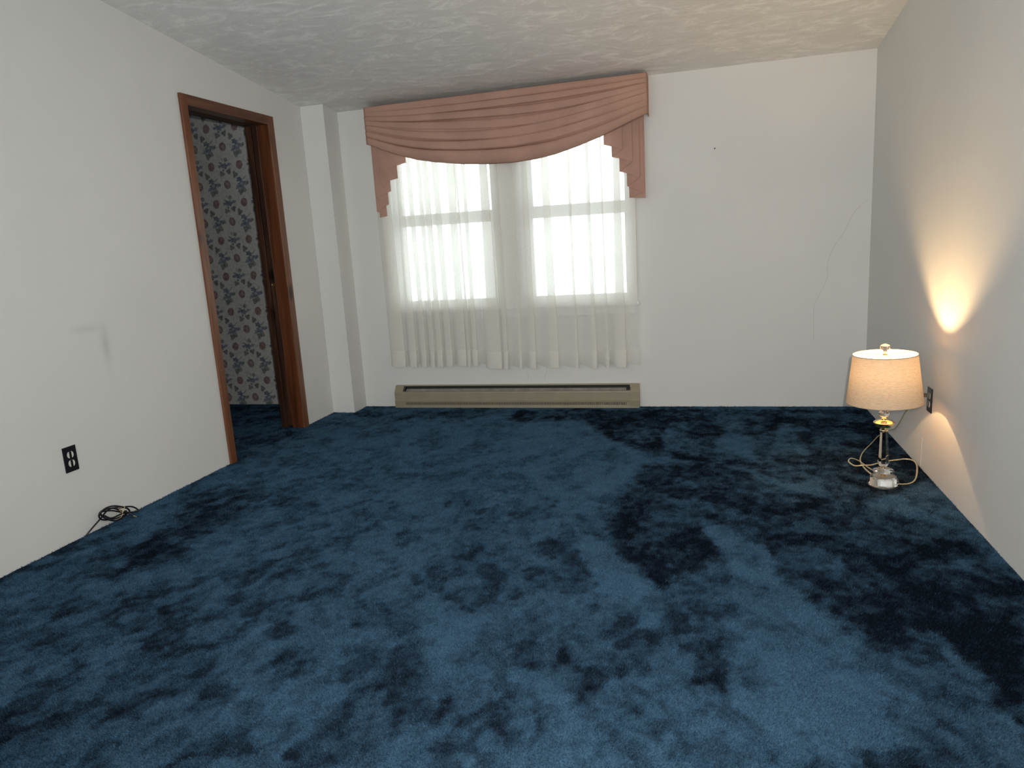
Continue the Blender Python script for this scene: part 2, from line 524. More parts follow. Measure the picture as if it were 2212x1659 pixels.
# hallway beyond the doorway
def wallpaper():
    """floral print, one colour per vertex of a fine grid"""
    x0, x1, z0, z1, st = -1.30, -0.30, -0.03, 2.42, 0.0028
    nx, nz = int((x1-x0)/st)+1, int((z1-z0)/st)+1
    X, Z = np.meshgrid(np.linspace(x0, x1, nx), np.linspace(z0, z1, nz))
    PX, PZ = 0.252, 0.283
    base = np.array([0.54, 0.545, 0.515]); blue = np.array([0.135, 0.165, 0.225]); leaf = np.array([0.135, 0.155, 0.150])
    rose = np.array([0.20, 0.125, 0.12]); pale = np.array([0.39, 0.40, 0.38])
    Cc = np.ones(X.shape + (3,))*base
    wob = 0.005*(fbm(X*60, Z*60, 2) - 0.5)
    def cell(cx, cz_):
        u = (X - cx + PX/2) % PX - PX/2
        w = (Z - cz_ + PZ/2) % PZ - PZ/2
        return u + wob, w + 0.006*(fbm(X*55 + 9, Z*55 + 4, 2) - 0.5)
    def blob(u, w, cx, cz_, rx, rz, col, a=0.0, k=1.0, lobes=0):
        du, dw = u - cx, w - cz_
        c, s = math.cos(a), math.sin(a)
        p, q = (du*c + dw*s)/(rx*1.28), (-du*s + dw*c)/(rz*1.28)
        r = np.sqrt(p*p + q*q)
        if lobes: r = r/(0.84 + 0.18*np.cos(lobes*np.arctan2(q, p)))
        t = np.clip((1.08 - r)/0.16, 0, 1)*k
        t = t*(0.62 + 0.5*fbm(X*110, Z*110, 2))
        t = np.clip(t, 0, 1)[..., None]
        Cc[:] = Cc*(1 - t) + np.array(col)*t
    # faint sprigs over the ground
    g = fbm(X*75, Z*75 + 30, 3)
    t = (np.clip((g - 0.52)*9, 0, 1)*0.55)[..., None]
    Cc[:] = Cc*(1 - t) + pale*t
    OX, OZ = -0.985, 1.755
    u, w = cell(OX, OZ)                       # tall bouquet
    blob(u, w, -0.012, -0.058, 0.021, 0.020, leaf, 0.3, .95, 3)
    blob(u, w, 0.012, -0.040, 0.022, 0.015, leaf, -0.6, .8)
    blob(u, w, -0.035, -0.022, 0.020, 0.012, blue*1.1, 0.5, .9, 4)
    blob(u, w, 0.0, 0.0, 0.030, 0.022, blue, 0.4, 1.0, 5)
    blob(u, w, -0.016, 0.036, 0.022, 0.017, blue*0.85, 0, 1.0, 5)
    blob(u, w, 0.040, 0.002, 0.020, 0.011, blue*0.95, 0.1, .9, 4)
    blob(u, w, 0.056, 0.008, 0.009, 0.010, leaf, 0, .9)
    blob(u, w, 0.003, 0.003, 0.010, 0.008, base*0.75, 0, .8)
    for k in range(3):
        blob(u, w, 0.018 + 0.011*k, 0.035 + 0.009*k, 0.009, 0.0025, leaf, 0.9, .8)
    u, w = cell(OX + PX*0.5, OZ + 0.004)      # rose between bouquets
    blob(u, w, 0, 0, 0.023, 0.026, rose, 0.2, 1.0)
    blob(u, w, 0.002, 0.006, 0.010, 0.006, base*0.7, 0.7, .7)
    blob(u, w, 0.006, -0.010, 0.010, 0.004, base*0.6, 0.7, .6)
    u, w = cell(OX + PX*0.5, OZ - PZ*0.5)     # spreading bouquet
    blob(u, w, -0.004, 0.002, 0.024, 0.019, blue, 0, 1.0, 5)
    blob(u, w, -0.038, 0.004, 0.026, 0.009, blue*0.9, 0.15, .95, 3)
    blob(u, w, -0.030, 0.022, 0.020, 0.006, leaf, -0.5, .9)
    blob(u, w, 0.036, 0.012, 0.020, 0.010, blue*1.05, 0.2, .9, 4)
    blob(u, w, 0.010, 0.048, 0.013, 0.012, leaf*1.15, 0, .9)
    blob(u, w, -0.020, 0.055, 0.003, 0.012, leaf, 0.4, .7)
    blob(u, w, -0.018, -0.028, 0.007, 0.007, leaf*0.8, 0, 1.0)
    blob(u, w, -0.034, -0.054, 0.020, 0.018, leaf*1.1, 0, .95, 3)
    blob(u, w, 0.028, -0.040, 0.019, 0.018, leaf*0.95, 0.8, 1.0, 3)
    u, w = cell(OX + 0.002, OZ - PZ*0.5 + 0.004)
    blob(u, w, 0, 0, 0.023, 0.026, rose, -0.2, 1.0)
    blob(u, w, 0.004, 0.006, 0.009, 0.007, rose*1.7, 0.3, .7)
    u, w = cell(OX - 0.046, OZ - PZ*0.5 - 0.066)
    blob(u, w, 0, 0, 0.019, 0.022, leaf, 0, 1.0, 3)
    idx = np.arange(nx*nz).reshape(nz, nx)
    F = np.stack([idx[:-1,:-1], idx[:-1,1:], idx[1:,1:], idx[1:,:-1]], -1).reshape(-1, 4)
    me = bpy.data.meshes.new('wallpaper')
    co = np.stack([X, np.full(X.shape, 5.0585), Z], -1).reshape(-1, 3)
    me.vertices.add(len(co)); me.vertices.foreach_set('co', co.ravel())
    me.loops.add(F.size); me.loops.foreach_set('vertex_index', F.ravel())
    me.polygons.add(len(F)); me.polygons.foreach_set('loop_start', np.arange(0, F.size, 4))
    me.update(calc_edges=True)
    ca = me.color_attributes.new('print', 'FLOAT_COLOR', 'POINT')
    ca.data.foreach_set('color', np.concatenate([Cc.reshape(-1, 3), np.ones((len(co), 1))], 1).ravel())
    mt, nt, b = new_mat('floral_wallpaper')
    b.inputs['Roughness'].default_value = 0.7
    b.inputs['Specular IOR Level'].default_value = 0.15
    a = N(nt, 'ShaderNodeAttribute', attribute_name='print')
    nt.links.new(a.outputs['Color'], b.inputs['Base Color'])
    me.materials.append(mt)
    return me

hall = MB().box((-2.3, 5.06, -0.05), (-TH, 5.2, 2.5)).build('wall_hall', plain('hall_paper_plain', (0.38, 0.385, 0.365), 0.7, noise=0.1, nscale=40))
tag(hall, 'hallway wall in floral wallpaper beyond the doorway', kind='structure')
wp = bpy.data.objects.new('wallpaper', wallpaper())
link(wp, hall)
wp['label'] = 'grey wallpaper printed with blue bouquets and small red roses'
tag(MB().box((-2.45, 2.6, -0.05), (-2.3, 5.2, 2.5)).build('wall_hall_side', M_WALL), 'hallway side wall', kind='structure')
tag(MB().box((-2.3, 2.45, -0.05), (-TH, 2.6, 2.5)).build('wall_hall_end', M_WALL), 'hallway end wall', kind='structure')
tag(MB().box((-2.45, 2.45, 2.4), (-TH, 5.2, 2.5)).build('ceiling_hall', M_CEIL), 'hallway ceiling', kind='structure')

# ------------------------------------------------------------------ floor
LIGHT_NAP = [
  ([(2.49, 3.94), (2.48, 4.3), (2.52, 4.61), (2.59, 4.47), (2.68, 3.97), (2.68, 3.84)], 0.42),
  ([(2.77, 3.93), (2.81, 4.31), (2.9, 4.56), (2.98, 4.27), (2.98, 3.94), (3.0, 3.74), (2.95, 3.84), (2.87, 3.87)], 0.42),
  ([(3.06, 3.91), (3.14, 4.38), (3.21, 4.6), (3.24, 4.33), (3.26, 3.92), (3.22, 3.76), (3.1, 3.79)], 0.4),
  ([(2.26, 4.19), (2.37, 4.46), (2.41, 4.19), (2.47, 4.1), (2.37, 4.09)], 0.3),
  ([(2.18, 3.22), (2.18, 3.38), (2.37, 3.72), (2.42, 3.76), (2.35, 3.43), (2.26, 3.2)], 0.4),
  ([(3.0, 3.52), (3.12, 3.6), (3.25, 3.54), (3.25, 3.32), (3.13, 3.37), (3.05, 3.42)], 0.3),
  ([(2.18, 2.8), (2.26, 2.71), (2.5, 2.41), (2.57, 2.32), (2.6, 2.05), (2.53, 2.05), (2.38, 2.26), (2.26, 2.54)], 0.55),
  ([(2.71, 2.86), (2.76, 2.86), (2.85, 2.69), (2.93, 2.72), (2.95, 2.62), (2.95, 2.47), (2.98, 2.41), (3.02, 2.35), (3.05, 2.27), (3.1, 2.13), (3.17, 2.04), (3.24, 2.0), (3.23, 1.94), (3.19, 1.86), (3.24, 1.79), (3.23, 1.77), (3.15, 1.82), (3.15, 1.68), (3.13, 1.62), (3.05, 1.59), (3.06, 1.54), (2.9, 1.51), (2.86, 1.62), (2.78, 1.72), (2.78, 1.82), (2.76, 1.92), (2.83, 2.03), (2.76, 2.12), (2.86, 2.09), (2.99, 2.03), (3.01, 2.11), (2.94, 2.24), (2.92, 2.37), (2.82, 2.46), (2.77, 2.64)], 0.55),
  ([(3.36, 2.21), (3.37, 2.1), (3.41, 1.98), (3.43, 1.88), (3.43, 1.71), (3.39, 1.61), (3.41, 1.76), (3.37, 1.92)], 0.4),
  ([(3.39, 2.58), (3.49, 2.58), (3.44, 2.5), (3.39, 2.51)], 0.45),
  ([(3.43, 2.92), (3.52, 2.86), (3.48, 2.81), (3.42, 2.85)], 0.4),
  ([(3.61, 2.87), (3.61, 2.69), (3.56, 2.49), (3.59, 2.7)], 0.4),
  ([(3.27, 2.94), (3.33, 2.97), (3.32, 2.92)], 0.35),
  ([(3.44, 3.26), (3.51, 3.28), (3.47, 3.19)], 0.35),
  ([(3.16, 2.65), (3.21, 2.66), (3.18, 2.44), (3.14, 2.4), (3.11, 2.53)], 0.35),
  ([(1.54, 4.26), (1.59, 4.56), (1.74, 4.69), (1.8, 4.07), (1.75, 3.74), (1.68, 3.69)], 0.3),
  ([(2.18, 1.78), (2.26, 1.78), (2.37, 1.67), (2.38, 1.6), (2.47, 1.54), (2.44, 1.42), (2.28, 1.39)], 0.35),
]
DARK_NAP = [
  ([(2.4, 3.66), (2.72, 3.72), (2.91, 3.62), (3.0, 3.42), (3.36, 3.18), (3.65, 2.96), (3.72, 2.51), (3.44, 1.73), (3.44, 1.93), (3.31, 2.24), (3.26, 2.03), (3.18, 2.06), (3.1, 2.17), (2.98, 2.44), (2.95, 2.66), (2.76, 2.91), (2.72, 2.86), (2.76, 2.6), (2.57, 2.32), (2.41, 2.56), (2.35, 2.82), (2.34, 3.2)], 0.62),
  ([(1.38, 4.88), (3.68, 4.9), (3.75, 4.84), (3.74, 4.03), (3.78, 3.58), (3.36, 3.18), (3.0, 3.52), (2.91, 3.66), (2.39, 3.82), (1.93, 4.57), (1.46, 4.55)], 0.64),
  ([(0.47, 1.82), (0.51, 2.07), (0.35, 2.39), (0.2, 2.84), (0.18, 3.04), (0.4, 3.09), (0.62, 2.76), (0.56, 2.49), (0.63, 2.29), (0.48, 2.2), (0.56, 1.86), (0.53, 1.79)], 0.35),
  ([(1.89, 1.6), (2.08, 1.63), (2.08, 1.52), (1.93, 1.51), (1.9, 1.56)], 0.4),
  ([(1.53, 1.35), (1.61, 1.38), (1.64, 1.32), (1.59, 1.3)], 0.3),
  ([(-1.02, 4.95), (-0.53, 4.95), (0.01, 4.39), (0.1, 4.8), (1.38, 4.88), (1.43, 4.68), (0.24, 4.53), (0.13, 4.1), (-0.14, 3.72)], 0.3),
  ([(2.31, 1.56), (2.38, 1.56), (2.37, 1.5), (2.33, 1.49)], 0.3),
  ([(2.35, 1.72), (2.4, 1.76), (2.48, 1.65), (2.37, 1.64)], 0.3),
  ([(2.72, 1.9), (2.76, 1.81), (2.77, 1.72), (2.7, 1.73), (2.63, 1.79)], 0.2),
  ([(3.01, 2.1), (3.08, 2.06), (3.07, 1.96), (3.01, 1.95), (2.98, 2.02)], 0.35),
]

def poly_sd(px, py, poly):
    """signed distance, positive inside"""
    n = len(poly)
    d = np.full(px.shape, 1e9); inside = np.zeros(px.shape, bool)
    for i in range(n):
        ax, ay = poly[i]; bx, by = poly[(i+1) % n]
        ex, ey = bx-ax, by-ay
        t = np.clip(((px-ax)*ex + (py-ay)*ey)/(ex*ex + ey*ey + 1e-12), 0, 1)
        d = np.minimum(d, np.hypot(px-ax-t*ex, py-ay-t*ey))
        c = ((ay > py) != (by > py)) & (px < (bx-ax)*(py-ay)/((by-ay) if by != ay else 1e-12) + ax)
        inside ^= c
    return np.where(inside, d, -d)

def nap_and_lift(x, y):
    wx = x + 0.03*(fbm(x*7, y*7) - 0.5) + 0.05*(fbm(x*34, y*34, 3) - 0.5)
    wy = y + 0.03*(fbm(x*7 + 40, y*7 + 11) - 0.5) + 0.05*(fbm(x*34 + 7, y*34 + 3, 3) - 0.5)
    S = lambda v, lo, hi: (lambda t: t*t*(3 - 2*t))(np.clip((v - lo)/(hi - lo), 0, 1))
    qx = x + 0.05*(fbm(x*16 + 60, y*16, 3) - 0.5); qy = y + 0.05*(fbm(x*16, y*16 + 60, 3) - 0.5)
    n = 0.48 + 0.15*np.clip(y - 1.4, 0, 2.0) + 0.42*(fbm(x*2.6 + 3, y*2.6, 3) - 0.5)  # pile colour painted lighter with distance to offset the flash falloff
    n = n + 0.27*(S(fbm(qx*8, qy*6.5 + 8, 3), 0.42, 0.58) - 0.5)
    n = n + 0.23*(S(fbm(qx*19 + 31, qy*15, 3), 0.44, 0.56) - 0.5)
    n = n + 0.55*(fbm(x*38, y*30 + 2, 3, 0.75) - 0.5)
    def sm(p, e):
        return np.clip(0.5 + poly_sd(wx, wy, p)/(2*e), 0, 1)
    for p, k in DARK_NAP:
        n = n - k*0.80*sm(p, 0.030)
    g = 0.5 + 0.5*S(fbm(qx*7 + 2, qy*6 + 70, 4, 0.65), 0.40, 0.56)
    for p, k in LIGHT_NAP:
        n = n + k*0.95*sm(p, 0.014)*g
    # darker skirt of pile along the walls
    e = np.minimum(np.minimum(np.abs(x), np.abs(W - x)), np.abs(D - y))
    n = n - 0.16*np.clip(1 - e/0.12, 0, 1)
    n = n + 0.22*(fbm(x*55 + 5, y*48 + 9, 2) - 0.5)
    n = np.where(n > 0.72, 0.72 + 0.28*(1 - np.exp(-(n - 0.72)/0.28)), n)
    return np.clip(n, 0.0, 1.0)

xs = np.concatenate([np.linspace(-2.3, -0.95, 10), np.arange(-0.9, W + 0.001, 0.0095), [W + 0.02]])
ys = np.concatenate([np.linspace(Y0 - 0.02, 0.85, 14), np.arange(0.9, 5.075, 0.0095)])
GX, GY = np.meshgrid(xs, ys)
GN = nap_and_lift(GX, GY)
GZ = 0.0045*(fbm(GX*18, GY*18, 3) - 0.5)
def grid_mesh(name, X, Y, Z, mat):
    ny, nx = X.shape
    idx = np.arange(nx*ny).reshape(ny, nx)
    F = np.stack([idx[:-1,:-1], idx[:-1,1:], idx[1:,1:], idx[1:,:-1]], -1).reshape(-1, 4)
    me = bpy.data.meshes.new(name)
    co = np.stack([X, Y, Z], -1).reshape(-1, 3)
    me.vertices.add(len(co)); me.vertices.foreach_set('co', co.ravel())
    me.loops.add(F.size); me.loops.foreach_set('vertex_index', F.ravel())
    me.polygons.add(len(F)); me.polygons.foreach_set('loop_start', np.arange(0, F.size, 4))
    me.update(calc_edges=True)
    me.materials.append(mat)
    me.shade_smooth()
    return me
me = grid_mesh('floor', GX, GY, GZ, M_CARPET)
at = me.attributes.new('nap_and_lift', 'FLOAT', 'POINT')
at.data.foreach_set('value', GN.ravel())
floor = bpy.data.objects.new('floor', me)
link(floor)
tag(floor, 'floor of mottled dark blue plush carpet', kind='structure')

def sample_nap_and_lift(x, y):
    i = np.clip(np.searchsorted(xs, x) - 1, 0, len(xs) - 2)
    j = np.clip(np.searchsorted(ys, y) - 1, 0, len(ys) - 2)
    fx = (x - xs[i])/(xs[i+1] - xs[i]); fy = (y - ys[j])/(ys[j+1] - ys[j])
    return (GN[j,i]*(1-fx) + GN[j,i+1]*fx)*(1-fy) + (GN[j+1,i]*(1-fx) + GN[j+1,i+1]*fx)*fy

def carpet_pile():
    """single yarn tips standing up out of the carpet, thinning out with distance"""
    n = 2900000
    x = rng.uniform(-0.9, W, n); y = rng.uniform(0.5, D - 0.004, n)
    r = np.hypot(x - 2.72, y)
    dens = np.clip((2.0/r)**2.2, 0.03, 1.0)
    keep = (rng.random(n) < dens) & (x < W - 0.003) & ((x > 0) | ((y > 3.2) & (x < -TH)) | ((y > YD0) & (y < YD1))) & (np.hypot(x - 3.507, y - 3.44) > 0.069)
    x, y = x[keep], y[keep]
    n = len(x)
    h = rng.uniform(0.0055, 0.0095, n); wd = rng.uniform(0.0008, 0.0015, n)*(1 + 0.25*np.clip(np.hypot(x-2.72, y) - 2, 0, 3))
    a = rng.uniform(0, 2*np.pi, n)
    la = rng.normal(-1.2, 0.9, n); ln = rng.uniform(0.2, 1.1, n)          # lean of the yarn
    dx, dy = np.cos(a)*wd, np.sin(a)*wd
    tx, ty = x + np.cos(la)*h*ln, y + np.sin(la)*h*ln
    z0 = np.full(n, -0.001)
    tx = np.where(x > 0, np.clip(tx, 0.001, W - 0.001), tx); ty = np.minimum(ty, D - 0.001)
    co = np.empty((n, 3, 3))
    co[:,0] = np.stack([x - dx, y - dy, z0], 1)
    co[:,1] = np.stack([x + dx, y + dy, z0], 1)
    co[:,2] = np.stack([tx, ty, h*np.sqrt(np.clip(1 - 0.25*ln*ln, 0.3, 1))], 1)
    me = bpy.data.meshes.new('carpet_pile')
    me.vertices.add(3*n); me.vertices.foreach_set('co', co.ravel())
    me.loops.add(3*n); me.loops.foreach_set('vertex_index', np.arange(3*n))
    me.polygons.add(n); me.polygons.foreach_set('loop_start', np.arange(0, 3*n, 3))
    me.update(calc_edges=True)
    v = np.clip(sample_nap_and_lift(x, y) + rng.normal(0, 0.13, n) + 0.28*(rng.random(n) > 0.985), 0, 1)
    at = me.attributes.new('nap_and_lift', 'FLOAT', 'POINT')
    vv = np.stack([v*0.75, v*0.75, np.clip(v*1.15, 0, 1)], 1)
    at.data.foreach_set('value', vv.ravel())
    me.materials.append(M_TUFT)
    o = bpy.data.objects.new('carpet_pile', me)
    link(o, floor)
    o['kind'] = 'stuff'
    return o
carpet_pile()

# ------------------------------------------------------------------ doorway
door = empty('door_1')
tag(door, 'narrow doorway in stained pine with a pocket door slid into the wall', kind='structure')
def part(mb_, name, mat, parent, label=None, **kw):
    o = mb_.build(name, mat, parent, **kw)
    if label: o['label'] = label
    return o
# side casings stand on the floor, head casing between them, mitre-less butt joints
part(MB().box((0.0, 3.512, 0.0), (0.016, 3.566, HEAD + 0.053)), 'casing', M_CASE, door, bevel=0.003)
part(MB().box((0.0, 4.336, 0.0), (0.016, 4.397, HEAD + 0.053)), 'casing', M_CASE, door, bevel=0.003)
part(MB().box((0.0005, 3.566, HEAD - 0.004), (0.0155, 4.336, HEAD + 0.053)), 'head_casing', M_CASEH, door, bevel=0.002)
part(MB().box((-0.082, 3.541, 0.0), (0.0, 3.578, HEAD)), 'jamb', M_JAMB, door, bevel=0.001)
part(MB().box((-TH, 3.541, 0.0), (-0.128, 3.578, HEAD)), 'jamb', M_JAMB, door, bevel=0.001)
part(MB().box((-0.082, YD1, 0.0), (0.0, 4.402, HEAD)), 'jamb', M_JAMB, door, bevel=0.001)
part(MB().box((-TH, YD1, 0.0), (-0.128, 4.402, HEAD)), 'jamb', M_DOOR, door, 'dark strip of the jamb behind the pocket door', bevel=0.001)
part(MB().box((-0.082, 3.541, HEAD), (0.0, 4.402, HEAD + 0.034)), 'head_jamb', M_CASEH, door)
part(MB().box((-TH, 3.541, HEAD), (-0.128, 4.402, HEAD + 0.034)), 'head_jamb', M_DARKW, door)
leaf = part(MB().box((-0.124, YD1 + 0.006, 0.012), (-0.0855, 4.402, HEAD + 0.02)), 'sliding_door', M_DOOR, door, 'edge of the dark pocket door inside the jamb', bevel=0.002)
mb = MB()
mb.lathe([(0.0, 0.0), (0.011, 0.0), (0.011, 0.0015), (0.007, 0.0022), (0.0055, 0.001), (0.0, 0.001)], 20)
pull = part(mb, 'edge_pull', M_BRASS, leaf, 'small round brass pull', smooth=True)
pull.rotation_euler = (math.radians(90), 0, 0)
pull.location = (-0.106, YD1 + 0.0065, 1.003)

# ------------------------------------------------------------------ windows
def sash(win, x0, x1, z0, z1, y, bot, top, st=0.042, dp=0.034):
    mb = MB()
    mb.box((x0, y, z0), (x0 + st, y + dp, z1)).box((x1 - st, y, z0), (x1, y + dp, z1))
    mb.box((x0 + st, y, z0), (x1 - st, y + dp, z0 + bot)).box((x0 + st, y, z1 - top), (x1 - st, y + dp, z1))
    s = part(mb, 'sash', M_TRIM, win, bevel=0.002)
    part(MB().box((x0 + st - 0.004, y + dp*0.5 - 0.002, z0 + bot - 0.004), (x1 - st + 0.004, y + dp*0.5 + 0.002, z1 - top + 0.004)), 'glass_pane', M_PANE, s)
    return s
def window(name, x0, x1, label):
    w = empty(name)
    tag(w, label, kind='structure')
    y0 = D + 0.002
    mb = MB()
    f = 0.022
    mb.box((x0, y0, WZ0), (x0 + f, D + 0.148, WZ1)).box((x1 - f, y0, WZ0), (x1, D + 0.148, WZ1))
    mb.box((x0 + f, y0, WZ1 - f), (x1 - f, D + 0.148, WZ1)).box((x0 + f, y0 + 0.03, WZ0), (x1 - f, D + 0.148, WZ0 + f))
    part(mb, 'frame', M_TRIM, w)
    sash(w, x0 + f, x1 - f, 1.375, WZ1 - f, D + 0.088, 0.050, 0.04)
    sash(w, x0 + f, x1 - f, WZ0 + f, 1.382, D + 0.048, 0.055, 0.040)
    return w
window('window_1', WX0, 1.328, 'left double-hung window behind the sheer curtains')
window('window_2', 1.502, WX1, 'right double-hung window behind the sheer curtains')
def trim(n, a, b, label, mat=M_TRIM, bevel=0.003):
    o = MB().box(a, b).build('trim_%d' % n, mat, bevel=bevel)
    return tag(o, label, kind='structure')
trim(2, (1.328, D, WZ0), (1.502, D + 0.148, WZ1), 'white mullion post between the two windows', bevel=0)
trim(3, (1.318, D - 0.014, 0.747), (1.512, D, WZ1 + 0.05), 'white casing board over the mullion')
trim(4, (0.456, D - 0.014, 0.747), (0.514, D, WZ1 + 0.05), 'white casing left of the windows')
trim(5, (2.261, D - 0.014, 0.747), (2.288, D, WZ1 + 0.05), 'white casing right of the windows')
trim(6, (0.514, D - 0.014, WZ1 - 0.01), (2.261, D, WZ1 + 0.05), 'white head casing above the windows')
mb = MB().box((0.468, D - 0.042, 0.722), (2.298, D, 0.747)).box((WX0, D, 0.7225), (1.328, D + 0.046, 0.7465)).box((1.502, D, 0.7225), (WX1, D + 0.046, 0.7465))
tag(mb.build('trim_7', M_TRIM, bevel=0.003), 'white window sill under the sheers', kind='structure')
trim(8, (0.490, D - 0.014, 0.66), (2.272, D, 0.722), 'white apron under the window sill')

# outdoors, washed out behind the sheers
tag(MB().box((-40, D + 0.2, -1.3), (40, 90, -1.2)).build('ground', M_SNOW), 'snow covered ground outside the windows', kind='structure')

# ------------------------------------------------------------------ sheer curtains
def sheer_path(x0, x1, folds, dy, seed, flare=1.0):
    """plan view of a gathered sheet: every fold doubles back on itself"""
    r = random.Random(seed)
    pts = [(x0, 0.0)]
    for a, b in folds:
        k = r.uniform(0.8, 1.2)*dy*flare
        w = b - a
        bk = a + w*0.05
        pts += [(a - 0.002, k*0.8), (a + w*0.5, k), (b, k), (b + 0.001, k*0.4), (bk + 0.002, -0.15*k), (bk, -0.7*k), (a + w*0.6, -k*0.95), (b + 0.004, -k)]
    pts.append((x1, 0.0))
    # chaikin
    for _ in range(2):
        q = [pts[0]]
        for p, s in zip(pts[:-1], pts[1:]):
            L = math.hypot(s[0]-p[0], s[1]-p[1])
            q.append((p[0]*.75 + s[0]*.25, p[1]*.75 + s[1]*.25))
            q.append((p[0]*.25 + s[0]*.75, p[1]*.25 + s[1]*.75))
        q.append(pts[-1])
        pts = q
    return pts

def sheet(top, bot, z0, z1, mat, name, parent, yb, tz, rows=14, off=0.0, droop=0.0):
    v, f = [], []
    n = len(bot)
    for j in range(rows + 1):
        z = z1 + (z0 - z1)*j/rows
        t = (tz[0] - z)/(tz[0] - tz[1])
        t = max(0, min(1, t))
        for i in range(n):
            x = top[i][0]*(1-t) + bot[i][0]*t
            y = top[i][1]*(1-t) + bot[i][1]*t
            x += 0.0022*math.sin(3.1*z + 0.37*i)*math.sin(math.pi*min(1, t))
            v.append((x, yb - y - off, z - (droop*y*j/rows if droop else 0)))
    for j in range(rows):
        for i in range(n - 1):
            f.append((j*n + i, j*n + i + 1, (j+1)*n + i + 1, (j+1)*n + i))
    mb = MB(); mb.add(v, f)
    o = mb.build(name, mat, parent, smooth=True, angle=75)
    return o

LF = [(0.475, 0.570), (0.606, 0.662), (0.697, 0.741), (0.769, 0.806), (0.818, 0.87), (0.889, 0.943), (0.981, 1.049), (1.057, 1.083), (1.097, 1.136)]
RF = [(1.215, 1.316), (1.33, 1.367), (1.442, 1.469), (1.525, 1.571), (1.662, 1.734), (1.846, 1.873), (1.966, 2.005), (2.066, 2.088), (2.131, 2.205)]
YS = 4.922
def sheer(name, x0, x1, folds, zb, label, seed, squeeze):
    root = empty(name, (0.5*(x0+x1), YS, zb))
    tag(root, label, 'curtain', 'sheer curtains at the window')
    c = 0.5*(x0 + x1)
    r = random.Random(seed + 5)
    tf = []
    for a, b in folds:                         # folds gathered a little tighter at the rod
        m_ = 0.5*(a+b) + r.uniform(-0.012, 0.012); hw = 0.5*(b-a)*squeeze
        tf.append((m_ - hw, m_ + hw))
    top = sheer_path(x0, x1, tf, 0.008, seed, 0.9)
    bot = sheer_path(x0, x1, folds, 0.013, seed, 1.7)
    hb = sheer_path(x0, x1, folds, 0.013, seed, 2.7)
    tz = (2.145, zb + 0.11)
    a = sheet(top, bot, zb + 0.11, 2.145, M_SHEER, 'sheer_panel', root, YS, tz)
    h = sheet(bot, hb, zb, zb + 0.112, M_HEM, 'hem', root, YS, (zb + 0.112, zb), rows=4, off=0.0006, droop=0.28)
    h['label'] = 'doubled bottom hem'
    for o in (a, h):
        o.location = -root.location
    return root
sheer('sheer_curtain', 0.448, 1.186, LF, 0.330, 'left white sheer curtain, densely gathered, ending above the heater', 3, 0.9)
sheer('sheer_curtain', 1.189, 2.292, RF, 0.308, 'right white sheer curtain, loosely gathered, beside the bare wall', 8, 0.55)

